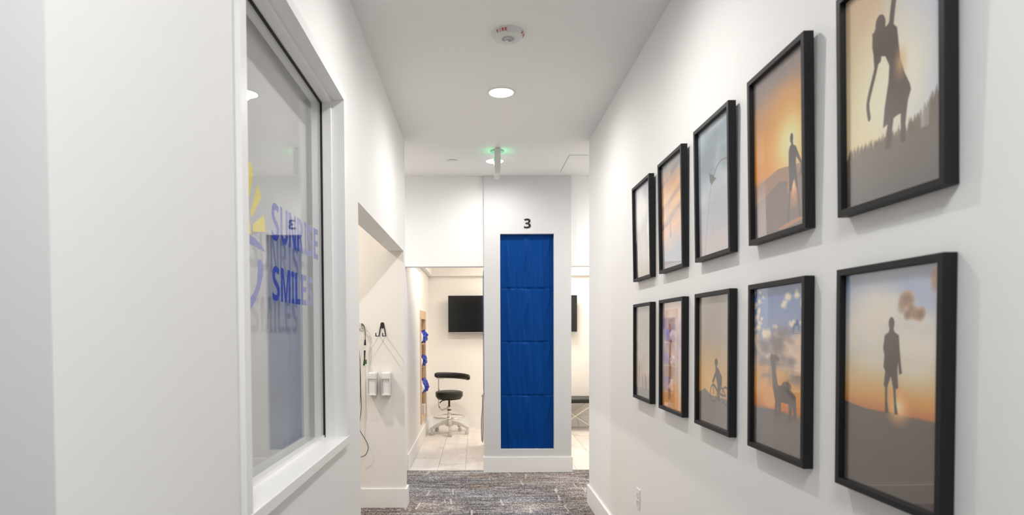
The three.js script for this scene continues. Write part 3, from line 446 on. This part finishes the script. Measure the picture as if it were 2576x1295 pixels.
function crinkle(rx, ry, rz, s) { const g = mergeVertices(new THREE.IcosahedronGeometry(1, 5).deleteAttribute('uv').deleteAttribute('normal')), p = g.attributes.position;
  for (let i = 0; i < p.count; i++) { const v = new THREE.Vector3().fromBufferAttribute(p, i), n = 1 + 0.75 * fbm(v.x * 1.9 + s, v.y * 1.9, v.z * 1.9, 3) + 0.25 * Math.abs(noise.noise(v.x * 5 + s, v.y * 5, v.z * 5)); p.setXYZ(i, v.x * n * rx, v.y * n * ry, v.z * n * rz); } g.computeVertexNormals(); g.computeBoundingBox(); g.translate(0, -g.boundingBox.min.y, 0); return g; }
[[1.03, 'crumpled blue and white supply bag on the top niche shelf', 0.085, 1.3], [0.72, 'crumpled blue and white supply bag on the middle niche shelf', 0.072, 4.4], [0.36, 'large crumpled blue supply bag on the lowest niche shelf', 0.095, 7.7]].forEach(([y, label, r, s]) => {
  const t = thing('supply_bag', label, 'bag', [XB, nB + y, -(nN + nF) / 2 - 0.03], 'blue bags in the niche');
  part('foil_bag', crinkle(r * 0.62, r * 0.95, r * 1.5, s).translate(0.005, 0, -0.03), M.packBlue, t);
  part('white_wrapper', crinkle(r * 0.5, r * 0.8, r * 0.8, s + 9).translate(-0.03, 0, 0.15), M.packWhite, t);
});
{ const t = thing('supply_box', 'small white carton at the bottom of the niche', 'box', [XB - 0.02, nB + 0.075, -8.4]);
  part('carton', rbox(0.09, 0.13, 0.16, 0.003, 0, 0.065, 0), M.packWhite, t); part('lid_flap', rbox(0.092, 0.012, 0.162, 0.003, 0, 0.126, 0), M.packWhite, t); }

{ const t = thing('dental_stool', 'black cushioned rolling stool with curved arm support and chrome foot ring', 'stool', [-0.408, 0, -8.77]);
  for (const a0 of [-12, 60, 132, 204, 276]) { const a = THREE.MathUtils.degToRad(a0), ca = Math.cos(a), sa = -Math.sin(a), at = (r, y) => [ca * r, y, sa * r];
    const leg = new THREE.Shape(); leg.moveTo(0.02, 0.185); leg.quadraticCurveTo(0.12, 0.19, 0.262, 0.105); leg.lineTo(0.276, 0.1); leg.lineTo(0.276, 0.062); leg.lineTo(0.258, 0.062); leg.lineTo(0.252, 0.083); leg.quadraticCurveTo(0.14, 0.14, 0.07, 0.135); leg.lineTo(0.02, 0.125); leg.closePath();
    part('base_leg', new THREE.ExtrudeGeometry(leg, { depth: 0.03, bevelEnabled: true, bevelSize: 0.004, bevelThickness: 0.004, bevelSegments: 2, curveSegments: 10 }).translate(0, 0, -0.015).rotateY(a), M.castAlu, t);
    const c = part('castor', [rod(at(0.267, 0.085), at(0.267, 0.045), 0.007)], M.chrome, t);
    const yaw = a0 * 1.7; for (const s of [-1, 1]) { const w = lathe([[0, -0.009], [0.02, -0.009], [0.027, -0.006], [0.028, 0.006], [0.02, 0.009], [0, 0.009]], 28).rotateZ(Math.PI / 2).translate(s * 0.013, 0, 0.012).rotateY(yaw); w.translate(...at(0.267, 0.0285)); part('wheel', w, M.castor, c); }
  }
  part('hub', lathe([[0, 0.11], [0.045, 0.115], [0.05, 0.15], [0.042, 0.19], [0.03, 0.205], [0, 0.205]], 32), M.castAlu, t);
  part('gas_cylinder', lathe([[0, 0.2], [0.026, 0.2], [0.026, 0.385], [0.022, 0.39], [0.0, 0.39]], 28), M.chrome, t);
  part('collar', lathe([[0.027, 0.335], [0.029, 0.337], [0.029, 0.35], [0.027, 0.352]], 28), M.black, t);
  part('piston', lathe([[0, 0.38], [0.0145, 0.38], [0.0145, 0.5], [0, 0.5]], 20), M.black, t);
  const ring = part('foot_ring', new THREE.TorusGeometry(0.222, 0.0095, 12, 72).rotateX(Math.PI / 2).translate(0, 0.245, 0), M.chrome, t);
  part('ring_spoke', [0, 1, 2].map((k) => { const a = k * 2.094 + 0.5; return rod([0.024 * Math.cos(a), 0.225, 0.024 * Math.sin(a)], [0.218 * Math.cos(a), 0.243, 0.218 * Math.sin(a)], 0.006); }), M.chrome, ring);
  part('ring_hub', lathe([[0.026, 0.205], [0.04, 0.21], [0.036, 0.24], [0.026, 0.245]], 28), M.chrome, t);
  const seat = lathe([[0, 0.5], [0.14, 0.502], [0.175, 0.512], [0.192, 0.535], [0.196, 0.57], [0.192, 0.592], [0.178, 0.606], [0.15, 0.613], [0, 0.616]], 56); metricUVc(seat); const cushion = part('seat_cushion', seat, M.leather, t);
  part('piping', new THREE.TorusGeometry(0.193, 0.0035, 8, 72).rotateX(Math.PI / 2).translate(0, 0.594, 0), M.leather, cushion);
  part('seat_plate', lathe([[0, 0.478], [0.06, 0.48], [0.16, 0.496], [0.17, 0.503]], 40), M.black, t);
  part('lever', tube([[-0.05, 0.487, 0.05], [-0.1, 0.48, 0.11], [-0.125, 0.455, 0.13]], 0.008, 24, 8), M.black, t);
  part('support_tube', tube([[-0.012, 0.375, 0], [-0.06, 0.35, -0.05], [-0.11, 0.33, -0.1], [-0.148, 0.36, -0.138], [-0.158, 0.42, -0.146], [-0.158, 0.56, -0.146], [-0.158, 0.775, -0.146]], 0.0115, 70, 12), M.chrome, t);
  part('tube_clamp', lathe([[0.026, 0.352], [0.034, 0.354], [0.034, 0.39], [0.026, 0.392]], 28), M.chrome, t);
  const arc = []; for (let k = 0; k <= 16; k++) { const a = THREE.MathUtils.degToRad(lerp(137, 8, k / 16)), r = lerp(0.3, 0.285, k / 16); arc.push(new THREE.Vector3(r * Math.cos(a), 0.824 - 0.03 * Math.pow(k / 16, 2), -r * Math.sin(a) * 0.8)); }
  const path = new THREE.CatmullRomCurve3(arc), prof = (() => { const n = 64, S = 18, pos = [], idx = []; const up = new THREE.Vector3(0, 1, 0);
    for (let i = 0; i <= n; i++) { const u = i / n, c = path.getPointAt(u), tg = path.getTangentAt(u), nn = new THREE.Vector3().crossVectors(tg, up).normalize(), e = Math.pow(Math.max(0, 1 - Math.pow(Math.abs(2 * u - 1), 14)), 0.5), k = Math.max(e, 0.02);
      for (let j = 0; j < S; j++) { const a = j / S * Math.PI * 2, cx = Math.sign(Math.cos(a)) * Math.pow(Math.abs(Math.cos(a)), 0.7) * 0.028 * k, cy = Math.sign(Math.sin(a)) * Math.pow(Math.abs(Math.sin(a)), 0.7) * 0.04 * k; pos.push(c.x + nn.x * cx, c.y + cy, c.z + nn.z * cx); } }
    for (let i = 0; i < n; i++) for (let j = 0; j < S; j++) { const a = i * S + j, b = i * S + (j + 1) % S, c = a + S, d = b + S; idx.push(a, c, b, b, c, d); }
    const g = new THREE.BufferGeometry(); g.setAttribute('position', new THREE.Float32BufferAttribute(pos, 3)); g.setIndex(idx); g.computeVertexNormals(); return metricUVc(g); })();
  part('arm_pad', prof, M.leather, t);
  part('pad_plate', tube(arc.filter((_, i) => i < 15 && i > 0).map((v) => [v.x, v.y - 0.042, v.z]), 0.007, 40, 8), M.castAlu, t);
  part('pad_bracket', rbox(0.09, 0.012, 0.04, 0.003, -0.13, 0.776, -0.15), M.castAlu, t);
}
function metricUVc(g) { const p = g.attributes.position, uv = new Float32Array(p.count * 2); for (let i = 0; i < p.count; i++) { uv[2 * i] = p.getX(i) * 4 + p.getY(i) * 2; uv[2 * i + 1] = p.getZ(i) * 4 + p.getY(i) * 3; } g.setAttribute('uv', new THREE.BufferAttribute(uv, 2)); return g; }

for (const [x0, x1, label] of [[-0.438, 0.46, 'flat black wall screen above the rolling stool'], [0.6, 1.493, 'flat black wall screen above the black bench']]) {
  const t = thing('wall_screen', label, 'television', [(x0 + x1) / 2, 1.436, -BACK]), w = x1 - x0, h = 0.556;
  part('housing', rbox(w, h, 0.035, 0.004, 0, h / 2, 0.118), M.black, t);
  part('screen', new THREE.BoxGeometry(w - 0.014, h - 0.018, 0.001).translate(0, h / 2 + 0.002, 0.1362), M.screen, t);
  part('bezel', rbox(w - 0.004, 0.007, 0.002, 0.0008, 0, 0.005, 0.136), M.grey, t);
  part('mount', [rbox(0.3, 0.24, 0.02, 0.003, 0, h / 2, 0.01), rbox(0.08, 0.08, 0.09, 0.003, 0, h / 2, 0.06), rbox(0.26, 0.3, 0.012, 0.003, 0, h / 2, 0.095)], M.black, t);
}

// blue panel on the bay side of the partition, with hanging hoses
{ const t = thing('side_panel', 'narrow deep blue panel on the bay side of the partition', 'panel', [0.0745, 0.72, -7.2]);
  for (const k of [0, 1]) part('panel_board', rbox(0.006, 0.715, 1.34, 0.002, -0.003, 0.3575 + 0.72 * k, 0), M.bluePanel, t); }
{ const t = thing('hose_holder', 'metal holder with thin hoses hanging beside the column', 'hoses', [0.0745, 0.3, -7.5]);
  part('bracket', rbox(0.03, 0.03, 0.2, 0.004, -0.015, 0.38, 0), M.chrome, t);
  part('hose', tube([[-0.014, 0.37, 0.06], [-0.018, 0.25, 0.07], [-0.034, 0.08, 0.075], [-0.03, -0.15, 0.06], [-0.014, -0.12, 0.01], [-0.012, 0.37, -0.02]], 0.005, 60, 8), M.grey, t);
  part('hose', tube([[-0.016, 0.37, 0.0], [-0.022, 0.2, -0.02], [-0.026, 0, -0.02], [-0.02, -0.2, -0.04], [-0.01, -0.1, -0.06], [-0.01, 0.37, -0.06]], 0.005, 60, 8), M.rodPaint, t); }

// ------------------------------------------------------------------ right bay: bench
{ const t = thing('bench', 'low black padded bench on thin crossed pale rods', 'bench', [1.41, 0, -9.13]);
  part('cushion', metricUVc(rbox(0.9, 0.05, 0.46, 0.014, 0, 0.447, 0, 4)), M.leather, t);
  part('seat_rail', [rbox(0.86, 0.012, 0.02, 0.003, 0, 0.416, 0.205), rbox(0.86, 0.012, 0.02, 0.003, 0, 0.416, -0.205)], M.black, t);
  for (const z of [0.205, -0.205]) { part('leg_rod', rod([-0.305, 0.42, z], [0.335, 0, z], 0.006), M.rodPaint, t); part('leg_rod', rod([-0.335, 0, z + 0.012], [0.305, 0.42, z + 0.012], 0.006), M.rodPaint, t); }
  for (const s of [-1, 1]) part('leg_rod', tube([[s * 0.24, 0.42, 0.19], [s * 0.12, 0.3, 0.1], [s * 0.05, 0.22, 0.02], [s * 0.09, 0.1, -0.08], [s * 0.12, 0.006, -0.14]], 0.006, 30, 8), M.rodPaint, t); }

renderer.render(scene, camera);
